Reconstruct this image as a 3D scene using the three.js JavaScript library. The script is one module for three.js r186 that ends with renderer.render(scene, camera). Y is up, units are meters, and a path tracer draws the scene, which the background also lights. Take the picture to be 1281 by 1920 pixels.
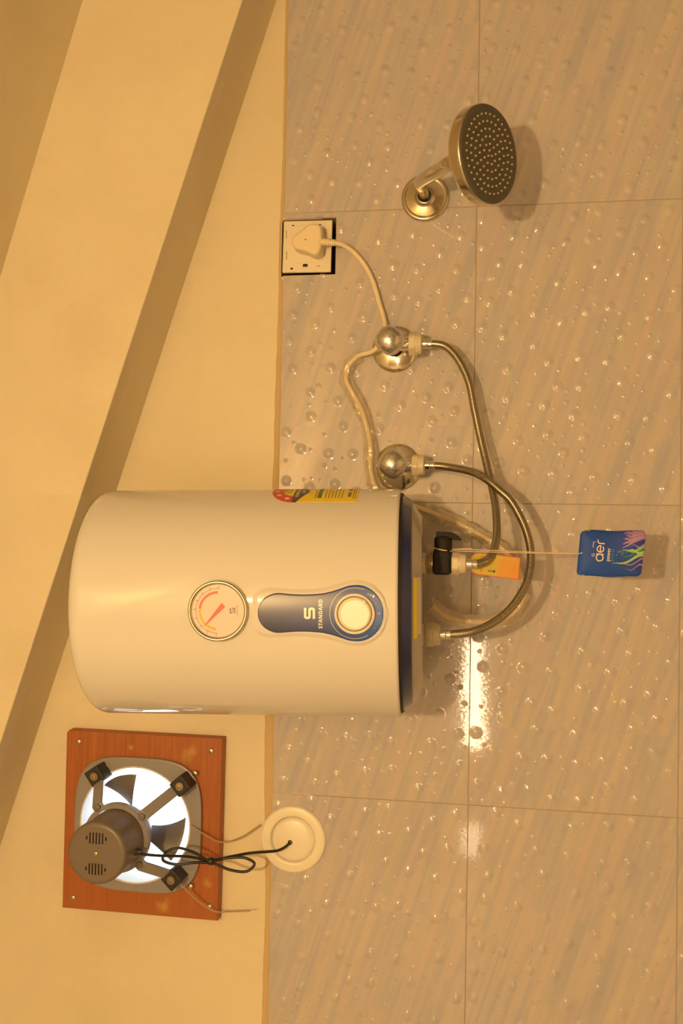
import * as THREE from 'three';
import { RoundedBoxGeometry } from 'three/addons/geometries/RoundedBoxGeometry.js';
import { mergeGeometries as joinGeometries } from 'three/addons/utils/BufferGeometryUtils.js';
import { ImprovedNoise } from 'three/addons/math/ImprovedNoise.js';
import { RectAreaLightUniformsLib } from 'three/addons/lights/RectAreaLightUniformsLib.js';

// ------------------------------------------------------------------ camera, sky, lights, exposure
const scene = new THREE.Scene();
// a portrait photograph taken with the camera turned on its side: the room's up is the picture's left
const camera = new THREE.PerspectiveCamera(53.62, 1281 / 1920, 0.05, 50);
camera.position.set(-0.0618, 1.733, 1.5328);
camera.up.set(0.9994, 0.0133, 0.0321);
camera.lookAt(-0.0618 + 0.0294, 1.733 + 0.1714, 1.5328 - 0.9848);
camera.updateProjectionMatrix();
scene.add(camera);

const SKY = 8.0, LAMP = 10.6, BATTEN = 75.0;
const WARM = new THREE.Color().setRGB(1, 0.63, 0.26), PALE = new THREE.Color().setRGB(1, 0.76, 0.46);
scene.background = new THREE.Color().setRGB(0.9 * SKY, 0.96 * SKY, 1.0 * SKY);

const renderer = new THREE.WebGLRenderer({ antialias: true });
renderer.toneMapping = THREE.LinearToneMapping;
renderer.toneMappingExposure = 0.51;
renderer.shadowMap.enabled = true;
RectAreaLightUniformsLib.init();

// ------------------------------------------------------------------ helpers
let seed = 7;
const rnd = () => { seed = (seed * 1664525 + 1013904223) >>> 0; return seed / 4294967296; };
const noise = new ImprovedNoise();
const V = (x, y, z) => new THREE.Vector3(x, y, z);
const lin = (r, g, b) => new THREE.Color().setRGB(r, g, b);
const used = {};
const numbered = (n) => { const k = used[n] = (used[n] ?? -1) + 1; return k ? `${n}_${String(k).padStart(3, '0')}` : n; };
function thing(name, label, category, pos = [0, 0, 0], group) {
  const o = new THREE.Group(); o.name = numbered(name); o.position.set(...pos); scene.add(o);
  o.userData = { label, category };
  if (group) o.userData.group = group;
  return o;
}
// a part: the geometry is given in the axes of the thing's parent space (the room) when inRoom, else in the thing's own
function part(parent, name, geo, mat, label) {
  const m = new THREE.Mesh(geo, mat); m.name = name; parent.add(m);
  if (label) m.userData.label = label;
  return m;
}
function structure(name, parent = scene) {
  const o = new THREE.Group(); o.name = name; o.userData.kind = 'structure'; parent.add(o); return o;
}
const mat = (color, roughness = 0.5, metalness = 0, extra = {}) => new THREE.MeshPhysicalMaterial({ color, roughness, metalness, ...extra });
function orient(geo, from, to) {                 // a geometry along +y is laid from one point towards another
  const d = to.clone().sub(from).normalize();
  geo.applyQuaternion(new THREE.Quaternion().setFromUnitVectors(V(0, 1, 0), d));
  return geo.translate(from.x, from.y, from.z);
}
const mergeGeometries = (gs) => joinGeometries(gs.map((g) => g.index ? g.toNonIndexed() : g));
const lathe = (profile, seg = 48) => new THREE.LatheGeometry(profile.map(([r, y]) => new THREE.Vector2(Math.max(r, 1e-5), y)), seg);
// lathe with creases: every straight run of the profile gets its own normals
function turned(profile, seg = 48, soft = false) {
  if (soft) return lathe(profile, seg);
  const gs = [];
  for (let i = 0; i + 1 < profile.length; i++) gs.push(lathe([profile[i], profile[i + 1]], seg));
  return mergeGeometries(gs);
}
const toZ = (g, x, y, z) => g.rotateX(Math.PI / 2).translate(x, y, z);      // an axis along +y becomes +z, out of the wall
function tube(pts, r, seg = 120, rad = 12, closed = false) {
  const c = new THREE.CatmullRomCurve3(pts.map((p) => p.isVector3 ? p : V(...p)), closed, 'centripetal');
  return new THREE.TubeGeometry(c, seg, r, rad, closed);
}
function hexNut(r, h, bevel = 0.0015) {          // a six-sided nut along +y with chamfered ends
  const s = new THREE.Shape();
  for (let i = 0; i <= 48; i++) {
    const a = i / 48 * Math.PI * 2, k = Math.PI / 3, q = ((a % k) + k) % k - k / 2;
    const rr = Math.min(r / Math.cos(q) , r * 1.1);
    i ? s.lineTo(rr * Math.cos(a), rr * Math.sin(a)) : s.moveTo(rr * Math.cos(a), rr * Math.sin(a));
  }
  const g = new THREE.ExtrudeGeometry(s, { depth: h - 2 * bevel, bevelEnabled: true, bevelSize: bevel, bevelThickness: bevel, bevelSegments: 2, bevelOffset: -bevel });
  return g.rotateX(-Math.PI / 2).translate(0, bevel, 0);
}
function canvasTexture(w, h, draw, srgb = true) {
  const c = document.createElement('canvas'); c.width = w; c.height = h;
  draw(c.getContext('2d'), w, h);
  const t = new THREE.CanvasTexture(c);
  if (srgb) t.colorSpace = THREE.SRGBColorSpace;
  t.wrapS = t.wrapT = THREE.RepeatWrapping; t.anisotropy = 8;
  return t;
}
const interp = (tab, x) => { let i = 0; while (i < tab.length - 2 && tab[i + 1][0] < x) i++; const [a, p] = tab[i], [b, q] = tab[i + 1]; const t = Math.min(1, Math.max(0, (x - a) / (b - a))); return p + (q - p) * t; };

// ------------------------------------------------------------------ materials
const paintMap = (() => {
  return canvasTexture(512, 512, (g, w, h) => {
    g.fillStyle = 'rgb(238,232,212)'; g.fillRect(0, 0, w, h);
    for (let i = 0; i < 260; i++) {
      const x = rnd() * w, y = rnd() * h, r = 10 + rnd() * 60, v = rnd() < 0.5 ? '255,250,235' : '214,204,176';
      const gr = g.createRadialGradient(x, y, 0, x, y, r); gr.addColorStop(0, `rgba(${v},0.10)`); gr.addColorStop(1, `rgba(${v},0)`);
      g.fillStyle = gr; g.fillRect(0, 0, w, h);
    }
  });
})();
paintMap.repeat.set(1.1, 1.1);
const paintBump = canvasTexture(256, 256, (g, w, h) => {
  const im = g.createImageData(w, h);
  for (let y = 0; y < h; y++) for (let x = 0; x < w; x++) {
    let v = 128;
    for (const [f, a] of [[4, 30], [16, 14], [64, 8]]) v += a * noise.noise(x / w * f, y / h * f, f);
    const o = (y * w + x) * 4; im.data[o] = im.data[o + 1] = im.data[o + 2] = v; im.data[o + 3] = 255;
  }
  g.putImageData(im, 0, 0);
}, false);
paintBump.repeat.set(3, 3);
const PAINT = mat(lin(0.87, 0.83, 0.76), 0.55, 0, { map: paintMap, bumpMap: paintBump, bumpScale: 0.0012 });
const CHROME = mat(lin(0.80, 0.80, 0.80), 0.13, 1);
const STEEL = mat(lin(0.62, 0.62, 0.62), 0.3, 1);
const DULL = mat(lin(0.66, 0.66, 0.68), 0.26, 1);
const BLACK = mat(lin(0.018, 0.018, 0.02), 0.45);
const WHITE_PLASTIC = mat(lin(0.78, 0.76, 0.70), 0.35);
const NUT_PLASTIC = mat(lin(0.66, 0.60, 0.45), 0.38);
const BRASS = mat(lin(0.62, 0.46, 0.22), 0.35, 1);
const GROUT = mat(lin(0.46, 0.38, 0.29), 0.9);

// ------------------------------------------------------------------ the room
const X0 = -1.35, X1 = 1.35, ZF = 2.5;
const beamLow = (x) => 2.3715 - 0.317 * x, ceilLow = (x) => 2.6067 - 0.2906 * x;
const FAN = [-0.5065, 2.3085], HOLE = 0.092;
const SOCK = { x0: 0.3515, x1: 0.4412, y0: 2.0165, y1: 2.1035 };
const rectPath = (x0, x1, y0, y1) => { const p = new THREE.Path(); p.moveTo(x0, y0); p.lineTo(x0, y1); p.lineTo(x1, y1); p.lineTo(x1, y0); p.closePath(); return p; };
{
  const w = structure('wall_back');
  const s = new THREE.Shape();
  s.moveTo(X0, 2.04); s.lineTo(X1, 2.04); s.lineTo(X1, ceilLow(X1) + 0.3); s.lineTo(X0, ceilLow(X0) + 0.3); s.closePath();
  const h = new THREE.Path(); h.absarc(FAN[0], FAN[1], HOLE, 0, Math.PI * 2, true); s.holes.push(h);
  s.holes.push(rectPath(SOCK.x0, SOCK.x1, 2.0401, SOCK.y1));
  part(w, 'plaster', new THREE.ExtrudeGeometry(s, { depth: 0.117, bevelEnabled: false, curveSegments: 48 }).translate(0, 0, -0.12), PAINT, 'cream painted upper wall');
  const b = new THREE.Shape();
  b.moveTo(X0, 0); b.lineTo(X1, 0); b.lineTo(X1, 2.04); b.lineTo(SOCK.x1, 2.04); b.lineTo(SOCK.x1, SOCK.y0); b.lineTo(SOCK.x0, SOCK.y0); b.lineTo(SOCK.x0, 2.04); b.lineTo(X0, 2.04); b.closePath();
  part(w, 'grout', new THREE.ExtrudeGeometry(b, { depth: 0.1185, bevelEnabled: false }).translate(0, 0, -0.12), GROUT);

  // glazed tiles: a height field of water drops, one continuous surface each
  const TW = 0.45, TH = 0.3;
  const tileMap = canvasTexture(1200, 800, (g, W, H) => {
    g.fillStyle = 'rgb(197,190,190)'; g.fillRect(0, 0, W, H);
    g.lineCap = 'round';
    for (let i = 0; i < 420; i++) {
      const x = rnd() * W * 1.4 - 0.1 * W, y = rnd() * H, l = 140 + rnd() * 420, wd = 8 + rnd() * 34;
      const c = [[214, 204, 188], [209, 199, 186], [186, 182, 192], [182, 179, 191], [206, 197, 185]][Math.floor(rnd() * 5)];
      for (let k = 0; k < 4; k++) {
        g.strokeStyle = `rgba(${c[0]},${c[1]},${c[2]},0.12)`; g.lineWidth = wd * (1 - k * 0.23);
        for (const o of [-H, 0, H]) { g.beginPath(); g.moveTo(x, y + o); g.lineTo(x - l * 0.95, y + o - l * 0.31); g.stroke(); }
      }
    }
  });
  tileMap.repeat.set(1 / TW, 1 / TH);
  const TILE = [0, 1, 2].map((k) => { const t = tileMap.clone(); t.offset.set(k * 0.37, k * 0.23); t.needsUpdate = true; return mat(lin(0.91, 0.935, 0.955), 0.06, 0, { map: t, ior: 1.52 }); });
  function drops(n) {
    seed = 1000 + n * 77; const big = [], small = [];
    for (let t = 0; t < 4000 && big.length < 62; t++) {
      const x = 0.008 + rnd() * (TW - 0.016), y = 0.008 + rnd() * (TH - 0.016);
      if (big.every((b) => Math.hypot(b[0] - x, b[1] - y) > 0.0335)) big.push([x, y, 0.0086 + rnd() * 0.0014, 0.0016 + rnd() * 0.0004]);
    }
    for (let t = 0; t < 4000 && small.length < 125; t++) {
      const x = 0.004 + rnd() * (TW - 0.008), y = 0.004 + rnd() * (TH - 0.008), r = 0.0027 + rnd() ** 2 * 0.002;
      if (big.every((b) => Math.hypot(b[0] - x, b[1] - y) > b[2] + r) && small.every((b) => Math.hypot(b[0] - x, b[1] - y) > 0.011)) small.push([x, y, r, 0.0007 + (r - 0.0027) * 0.25]);
    }
    return [...big, ...small];
  }
  function tileGeometry(variant, cut) {
    const NX = 250, NY = 166, gap = 0.0008, hts = new Float32Array((NX + 1) * (NY + 1)), gx = new Float32Array(hts.length), gy = new Float32Array(hts.length);
    const px = (i) => gap + (TW - 2 * gap) * i / NX, py = (j) => gap + (TH - 2 * gap) * j / NY;
    for (const [bx, by, R, Hh] of drops(variant)) {
      const i0 = Math.max(0, Math.floor((bx - R) / TW * NX) - 1), i1 = Math.min(NX, Math.ceil((bx + R) / TW * NX) + 1);
      const j0 = Math.max(0, Math.floor((by - R) / TH * NY) - 1), j1 = Math.min(NY, Math.ceil((by + R) / TH * NY) + 1);
      for (let j = j0; j <= j1; j++) for (let i = i0; i <= i1; i++) {
        const dx = px(i) - bx, dy = py(j) - by, q = Math.hypot(dx, dy) / R;
        if (q >= 1) continue;
        const k = j * (NX + 1) + i, f = (1 - q * q), p = 1.8;
        hts[k] += Hh * f ** p;
        const d = -Hh * p * f ** (p - 1) * 2 / (R * R);
        gx[k] += d * dx; gy[k] += d * dy;
      }
    }
    const P = [], N = [], U = [], I = [], at = new Int32Array(hts.length);
    for (let j = 0; j <= NY; j++) for (let i = 0; i <= NX; i++) {
      const k = j * (NX + 1) + i, x = px(i), y = py(j);
      const e = Math.min(x - gap, TW - gap - x, y - gap, TH - gap - y);
      const wav = 0.00022 * noise.noise(x * 26 + variant * 9, y * 26, 3.3) + 0.00003 * noise.noise(x * 130, y * 130, variant);
      const n = V(-gx[k] - 0.004 * noise.noise(x * 26 + 40, y * 26, variant + 0.5) - 0.010 * noise.noise(x * 310, y * 310, variant), -gy[k] - 0.004 * noise.noise(x * 26, y * 26 + 40, variant + 0.5) - 0.010 * noise.noise(x * 310 + 7, y * 310, variant + 5), 1).normalize();
      at[k] = P.length / 3;
      P.push(x, y, hts[k] + wav * 0.2 - (e < 0.0009 ? 0.0004 : 0)); N.push(n.x, n.y, n.z); U.push(x, y);
    }
    const gone = (i, j) => cut && px(i + 0.5) > cut.x0 && px(i + 0.5) < cut.x1 && py(j + 0.5) > cut.y0 && py(j + 0.5) < cut.y1;
    const wall = (a, b) => {                      // the cut or outer edge of the glaze, down to the grout
      const o = P.length / 3, A = V(P[a * 3], P[a * 3 + 1], P[a * 3 + 2]), B = V(P[b * 3], P[b * 3 + 1], P[b * 3 + 2]), n = V(B.y - A.y, A.x - B.x, 0).normalize();
      P.push(A.x, A.y, A.z, B.x, B.y, B.z, A.x, A.y, -0.008, B.x, B.y, -0.008);
      for (let q = 0; q < 4; q++) { N.push(n.x, n.y, n.z); U.push(A.x, A.y); }
      I.push(o, o + 2, o + 1, o + 1, o + 2, o + 3);
    };
    for (let j = 0; j < NY; j++) for (let i = 0; i < NX; i++) {
      if (gone(i, j)) continue;
      const a = at[j * (NX + 1) + i], b = at[j * (NX + 1) + i + 1], c = at[(j + 1) * (NX + 1) + i], d = at[(j + 1) * (NX + 1) + i + 1];
      I.push(a, b, d, a, d, c);
      if (j === 0 || gone(i, j - 1)) wall(a, b);
      if (i === NX - 1 || gone(i + 1, j)) wall(b, d);
      if (j === NY - 1 || gone(i, j + 1)) wall(d, c);
      if (i === 0 || gone(i - 1, j)) wall(c, a);
    }
    const g = new THREE.BufferGeometry();
    g.setAttribute('position', new THREE.Float32BufferAttribute(P, 3));
    g.setAttribute('normal', new THREE.Float32BufferAttribute(N, 3));
    g.setAttribute('uv', new THREE.Float32BufferAttribute(U, 2));
    g.setIndex(I);
    return g;
  }
  const kinds = [0, 1, 2].map((k) => tileGeometry(k));
  let n = 0;
  for (let row = 0; row < 3; row++) for (let col = 0; col < 6; col++) {
    const x = X0 + col * TW, y = 1.2 + row * TH, k = (row * 2 + col) % 3;
    const socket = row === 2 && col === 3;
    const m = part(w, numbered('tile'), socket ? tileGeometry(k, { x0: SOCK.x0 - x, x1: SOCK.x1 - x, y0: SOCK.y0 - y, y1: 1 }) : kinds[k], TILE[(n++ * 2 + row) % 3]);
    m.position.set(x, y, 0);
  }

  // rough strip of filler where the tiles stop below the paint
  seed = 55;
  const P = [], I = [], NS = 260;
  for (let i = 0; i <= NS; i++) {
    const x = X0 + (X1 - X0) * i / NS, wob = noise.noise(x * 9, 1.5, 0), fine = noise.noise(x * 60, 4.5, 0);
    const top = 2.1 + interp([[-1.35, 0.010], [-0.8, 0.0095], [-0.62, 0.007], [-0.4, 0.013], [-0.25, 0.015], [-0.1, 0.009], [0.15, 0.0075], [0.5, 0.005], [0.8, 0.004], [1.35, 0.004]], x) + 0.0016 * wob + 0.0008 * fine;
    const bot = 2.0992 + 0.0004 * noise.noise(x * 40, 9.5, 0), inSock = x > SOCK.x0 - 0.004 && x < SOCK.x1 + 0.004;
    const t = inSock ? 2.1065 : top, bb = inSock ? 2.1035 : bot;
    P.push(x, t + 0.0015, -0.0032, x, t, -0.0022 + 0.0006 * fine, x, bb + 0.002, -0.0018, x, bb, -0.0036);
    if (i) { const a = (i - 1) * 4, b = i * 4; for (let k = 0; k < 3; k++) I.push(a + k, a + k + 1, b + k + 1, a + k, b + k + 1, b + k); }
  }
  const g = new THREE.BufferGeometry(); g.setAttribute('position', new THREE.Float32BufferAttribute(P, 3)); g.setIndex(I); g.computeVertexNormals();
  const trim = structure('trim_1');
  part(trim, 'filler_strip', g, mat(lin(0.58, 0.44, 0.24), 0.85), 'rough ochre filler along the top of the tiles');
}
{
  // sloping beam against the back wall and the sloping ceiling above it
  const s = new THREE.Shape();
  s.moveTo(X0, beamLow(X0)); s.lineTo(X1, beamLow(X1)); s.lineTo(X1, ceilLow(X1) + 0.02); s.lineTo(X0, ceilLow(X0) + 0.02); s.closePath();
  const beam = structure('trim_2');
  part(beam, 'beam', new THREE.ExtrudeGeometry(s, { depth: 0.120, bevelEnabled: true, bevelSize: 0.002, bevelThickness: 0.002, bevelOffset: -0.002, bevelSegments: 3 }).translate(0, 0, -0.002), PAINT, 'cream sloping beam projecting from the wall');
  const c = new THREE.Shape();
  c.moveTo(X0 - 0.1, ceilLow(X0 - 0.1)); c.lineTo(X1 + 0.1, ceilLow(X1 + 0.1)); c.lineTo(X1 + 0.1, ceilLow(X1 + 0.1) + 0.14); c.lineTo(X0 - 0.1, ceilLow(X0 - 0.1) + 0.14); c.closePath();
  const ceiling = structure('ceiling');
  part(ceiling, 'ceiling_slab', new THREE.ExtrudeGeometry(c, { depth: ZF + 0.24, bevelEnabled: false }).translate(0, 0, -0.12), PAINT);
  const box = (name, x0, x1, y0, y1, z0, z1, m) => { const o = structure(name); part(o, 'wall_surface', new THREE.BoxGeometry(x1 - x0, y1 - y0, z1 - z0).translate((x0 + x1) / 2, (y0 + y1) / 2, (z0 + z1) / 2), m); };
  const SIDE = mat(lin(0.50, 0.46, 0.40), 0.4);
  box('wall_left', X0 - 0.1, X0, 0, 3.1, -0.12, ZF + 0.1, SIDE);
  box('wall_right', X1, X1 + 0.1, 0, 2.5, -0.12, ZF + 0.1, mat(lin(0.34, 0.31, 0.28), 0.5));
  box('wall_front', X0 - 0.1, X1 + 0.1, 0, 3.1, ZF, ZF + 0.1, SIDE);
  box('floor', X0 - 0.1, X1 + 0.1, -0.1, 0, -0.12, ZF + 0.1, mat(lin(0.76, 0.70, 0.60), 0.4));
}

// ------------------------------------------------------------------ lamps on the wall behind the camera
{
  const p = V(-0.005, 2.25, 2.18);
  const t = thing('wall_lamp', 'warm glowing bulb on a white arm standing out from the wall behind the camera', 'lamp', [p.x, p.y, ZF]);
  const glow = new THREE.MeshStandardMaterial({ color: 0xffffff, emissive: WARM, emissiveIntensity: 30, roughness: 0.5 });
  part(t, 'lamp_base', turned([[0.045, 0], [0.045, 0.012], [0.011, 0.018], [0.011, 0.25]]).rotateX(-Math.PI / 2), WHITE_PLASTIC);
  part(t, 'lamp_holder', turned([[0.0, 0.245], [0.018, 0.245], [0.02, 0.25], [0.02, 0.292], [0.0, 0.292]]).rotateX(-Math.PI / 2), WHITE_PLASTIC);
  part(t, 'bulb', new THREE.SphereGeometry(0.03, 32, 20).translate(0, 0, p.z - ZF), glow);
  const l = new THREE.PointLight(WARM, LAMP, 0, 2); l.shadow.radius = 1.5; l.position.set(0, 0, p.z - ZF); l.castShadow = true; t.add(l);
}
{
  const c = V(-0.639, 1.892, ZF), w = 0.41, h = 0.062;
  const t = thing('batten_light', 'short warm batten light on the wall behind the camera', 'lamp', [c.x, c.y, ZF]);
  part(t, 'housing', new RoundedBoxGeometry(w + 0.02, h + 0.016, 0.045, 3, 0.006).translate(0, 0, -0.0225), WHITE_PLASTIC);
  part(t, 'diffuser_light', new RoundedBoxGeometry(w, h, 0.004, 2, 0.0018).translate(0, 0, -0.0465), new THREE.MeshStandardMaterial({ color: 0xffffff, emissive: PALE, emissiveIntensity: BATTEN, roughness: 0.5 }));
  const l = new THREE.RectAreaLight(PALE, BATTEN * 0.08, w, h); l.position.set(0, 0, -0.051); t.add(l);
  l.lookAt(c.x, c.y, 0);
}

{
  const c = V(-1.216, 1.896, ZF), w = 0.11, h = 0.055;
  const t = thing('night_light', 'small dim warm night light beside the batten light', 'lamp', [c.x, c.y, ZF]);
  part(t, 'housing', new RoundedBoxGeometry(w + 0.012, h + 0.012, 0.03, 3, 0.005).translate(0, 0, -0.015), WHITE_PLASTIC);
  part(t, 'diffuser_light', new RoundedBoxGeometry(w, h, 0.003, 2, 0.0014).translate(0, 0, -0.031), new THREE.MeshStandardMaterial({ color: 0xffffff, emissive: PALE, emissiveIntensity: 16, roughness: 0.5 }));
  const l = new THREE.RectAreaLight(PALE, 5, w, h); l.position.set(0, 0, -0.034); t.add(l); l.lookAt(c.x, c.y, 0);
}

// ------------------------------------------------------------------ water heater
const HR = 0.1525, HH = 0.413;
const heater = thing('water_heater', 'white cylindrical water heater with round dial and blue control panel', 'water heater', [-0.1413, 1.8858, 0.168]);
{
  heater.rotation.set(0.083, 0, 0.0198, 'ZXY');
  const ENAMEL = mat(lin(0.70, 0.70, 0.70), 0.6, 0, { specularIntensity: 0.0, clearcoat: 0.9, clearcoatRoughness: 0.06 });
  const prof = [[HR - 0.004, 0.0], [HR - 0.001, 0.0006], [HR, 0.003]];
  for (let i = 0; i <= 14; i++) prof.push([HR, 0.004 + (HH - 0.024) * i / 14]);
  for (let i = 1; i <= 10; i++) { const a = i / 10 * Math.PI / 2 * 0.92; prof.push([HR - 0.02 + 0.02 * Math.cos(a), HH - 0.02 + 0.02 * Math.sin(a)]); }
  for (let i = 1; i <= 6; i++) prof.push([(HR - 0.0185) * (1 - i / 6), HH + 0.006 * (1 - (1 - i / 6) ** 2)]);
  part(heater, 'tank_body', lathe(prof, 128), ENAMEL);
  part(heater, 'gasket', turned([[HR - 0.005, 0.0005], [HR - 0.006, -0.0035], [HR - 0.012, -0.0035]], 96), mat(lin(0.015, 0.015, 0.018), 0.6));
  part(heater, 'bottom_ring', lathe([[HR - 0.0085, -0.001], [HR - 0.0085, -0.003], [HR - 0.010, -0.006], [HR - 0.0155, -0.0145], [HR - 0.0175, -0.016], [HR - 0.020, -0.0155]], 128), mat(lin(0.012, 0.022, 0.11), 0.28, 0, { clearcoat: 0.6, clearcoatRoughness: 0.1 }), 'navy blue plastic rim');
  const cap = part(heater, 'bottom_cap', lathe([[HR - 0.018, -0.014], [HR - 0.0205, -0.0170], [0.1165, -0.0275], [0.113, -0.0288], [0.104, -0.0288], [0.090, -0.0245], [0.0, -0.0240]], 96), mat(lin(0.42, 0.38, 0.35), 0.16, 0.25, { clearcoat: 0.4, clearcoatRoughness: 0.1 }), 'glossy grey bottom cover');
  // paper label lying on the sloping cover
  const lab = (r0, r1, a0, a1, m, name) => {
    const P = [], I = [], n = 16, yy = (r) => -0.0170 - (HR - 0.0205 - r) / (HR - 0.0205 - 0.1165) * 0.0105 - 0.0006;
    for (let i = 0; i <= n; i++) { const a = a0 + (a1 - a0) * i / n; for (const r of [r0, r1]) P.push(r * Math.sin(a), yy(r), r * Math.cos(a)); if (i) { const k = i * 2; I.push(k - 2, k - 1, k, k - 1, k + 1, k); } }
    const g = new THREE.BufferGeometry(); g.setAttribute('position', new THREE.Float32BufferAttribute(P, 3)); g.setIndex(I); g.computeVertexNormals();
    part(heater, name, g, m, name === 'yellow_sticker' ? 'yellow sticker' : undefined);
  };
  lab(0.1312, 0.1246, 0.29, -0.30, mat(lin(0.74, 0.62, 0.06), 0.5, 0, { side: THREE.DoubleSide }), 'yellow_sticker');
  lab(0.1244, 0.1178, 0.31, -0.28, mat(lin(0.55, 0.5, 0.42), 0.5, 0, { side: THREE.DoubleSide }), 'white_sticker');
  part(heater, 'wall_bracket', new RoundedBoxGeometry(0.16, 0.05, 0.10, 2, 0.003).translate(0, 0.33, -0.155), STEEL);
  for (const [x, e] of [[0.052, -0.034], [-0.0435, -0.0305]]) part(heater, 'outlet_pipe', turned([[0.0, e], [0.0138, e], [0.0138, -0.0255], [0.0115, -0.0255], [0.0115, -0.004]], 32).translate(x, 0, -0.003), WHITE_PLASTIC);

  // surface patch wrapped round the tank: half-widths are given by tables of [height, arc]
  function wrap(lo, hi, h0, h1, proud, edge, rows = 60, cols = 24) {
    const P = [], U = [], I = [];
    const A = Math.min(...lo.map((q) => q[1])), B = Math.max(...hi.map((q) => q[1]));
    for (let j = 0; j <= rows; j++) {
      const h = h0 + (h1 - h0) * (0.5 - 0.5 * Math.cos(Math.PI * j / rows)), a = interp(lo, h), b = interp(hi, h);
      for (let i = 0; i <= cols; i++) {
        const s = i / cols, t = (0.5 - 0.5 * Math.cos(Math.PI * s)), arc = a + (b - a) * t;
        const d = Math.min(arc - a, b - arc, h - h0, h1 - h), k = edge ? Math.min(1, d / edge) : 1;
        const r = edge > 0.004 ? HR + 0.0001 + proud * k * k * (3 - 2 * k) : HR + (i === 0 || i === cols || j === 0 || j === rows ? -0.0005 : 0) + proud * Math.sqrt(Math.max(0, 1 - (1 - k) ** 2));
        const th = arc / HR;
        P.push(r * Math.sin(th), h, r * Math.cos(th)); U.push((arc - A) / (B - A), (h - h0) / (h1 - h0));
        if (i && j) { const q = j * (cols + 1) + i; I.push(q - cols - 2, q - cols - 1, q, q - cols - 2, q, q - 1); }
      }
    }
    const g = new THREE.BufferGeometry(); g.setAttribute('position', new THREE.Float32BufferAttribute(P, 3)); g.setAttribute('uv', new THREE.Float32BufferAttribute(U, 2)); g.setIndex(I); g.computeVertexNormals();
    return g;
  }
  const C0 = -0.0055;                               // the panel's centre line, as an arc
  const half = [[0.0170, 0.0], [0.0173, 0.0040], [0.0182, 0.0090], [0.0199, 0.0145], [0.0235, 0.0205], [0.0279, 0.0256], [0.033, 0.0296], [0.0390, 0.0327], [0.0445, 0.0340], [0.0497, 0.0344], [0.0582, 0.0337], [0.0630, 0.0322], [0.0686, 0.0303], [0.0750, 0.0280], [0.0817, 0.0260], [0.0890, 0.0244], [0.0975, 0.0234], [0.107, 0.0228], [0.1160, 0.0226], [0.128, 0.0230], [0.1365, 0.0238], [0.1440, 0.0245], [0.1500, 0.0240], [0.1560, 0.0218], [0.1605, 0.0192], [0.1640, 0.0160], [0.1668, 0.0120], [0.1685, 0.0085], [0.1695, 0.0045], [0.17, 0.0]];
  const side = (s, grow = 0) => half.map(([h, w]) => [h === 0.017 ? h - grow : h === 0.17 ? h + grow : 0.0517 + (h - 0.0517) * (1 + grow / 0.07), C0 + s * (w + (w > 0 ? grow : 0))]);
  const panelArt = canvasTexture(704, 1564, (g, W, H) => {
    const mm = W / 68.8, X = (arc) => (arc + 0.0344) * 1000 * mm, Y = (h) => H - (h - 0.017) / 0.153 * H;
    const gr = g.createLinearGradient(0, 0, 0, H);
    gr.addColorStop(0, '#30345e'); gr.addColorStop(0.5, '#2d3c78'); gr.addColorStop(0.75, '#274a9e'); gr.addColorStop(1, '#245cb6');
    g.fillStyle = gr; g.fillRect(0, 0, W, H);
    g.fillStyle = '#fbf4ea'; g.textAlign = 'center'; g.textBaseline = 'middle';
    g.font = 'bold 66px sans-serif'; g.save(); g.translate(X(-0.0008), Y(0.0932)); g.scale(360 / g.measureText('STANDARD').width, 1); g.fillText('STANDARD', 0, 0); g.restore();
    // the stylised S
    const sx = X(0.0), sy = Y(0.1065), u = 13.2;
    g.strokeStyle = '#fbf4ea'; g.lineWidth = 30; g.lineJoin = 'round'; g.lineCap = 'butt';
    g.beginPath(); g.moveTo(sx + 5 * u, sy - 4.1 * u); g.lineTo(sx - 2.6 * u, sy - 4.1 * u); g.quadraticCurveTo(sx - 4.2 * u, sy - 4.1 * u, sx - 4.2 * u, sy - 2.4 * u); g.lineTo(sx - 4.2 * u, sy - 1.5 * u); g.quadraticCurveTo(sx - 4.2 * u, sy, sx - 2.6 * u, sy);
    g.lineTo(sx + 2.6 * u, sy); g.quadraticCurveTo(sx + 4.2 * u, sy, sx + 4.2 * u, sy + 1.5 * u); g.lineTo(sx + 4.2 * u, sy + 2.4 * u); g.quadraticCurveTo(sx + 4.2 * u, sy + 4.1 * u, sx + 2.6 * u, sy + 4.1 * u); g.lineTo(sx - 5 * u, sy + 4.1 * u); g.stroke();
    // ring, dots and icons round the knob
    const kx = X(0), ky = Y(0.0517), R = 0.0302 * 1000 * mm;
    g.strokeStyle = '#d8d4d0'; g.lineWidth = 6; g.beginPath(); g.arc(kx, ky, R, Math.PI * 0.83, Math.PI * 2.12); g.stroke();
    g.fillStyle = '#f0ece4'; const dot = (arc, h, r) => { g.beginPath(); g.arc(X(arc), Y(h), r, 0, 7); g.fill(); };
    dot(0.0232, 0.0355, 7); dot(0.0218, 0.0325, 9); dot(0.0203, 0.0292, 14);
    g.strokeStyle = '#f0ece4'; g.lineWidth = 3; for (let k = 0; k < 8; k++) { const a = k * Math.PI / 4; g.beginPath(); g.moveTo(X(0.0203), Y(0.0292)); g.lineTo(X(0.0203) + 20 * Math.cos(a), Y(0.0292) + 20 * Math.sin(a)); g.stroke(); }
    g.fillStyle = '#b0683c'; g.fillRect(X(-0.0012), Y(0.0245), 30, 36); g.fillStyle = '#7d8fc0'; dot(0.0118, 0.0262, 8); dot(-0.0175, 0.0285, 9);
  });
  panelArt.wrapS = panelArt.wrapT = THREE.ClampToEdgeWrapping;
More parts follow.
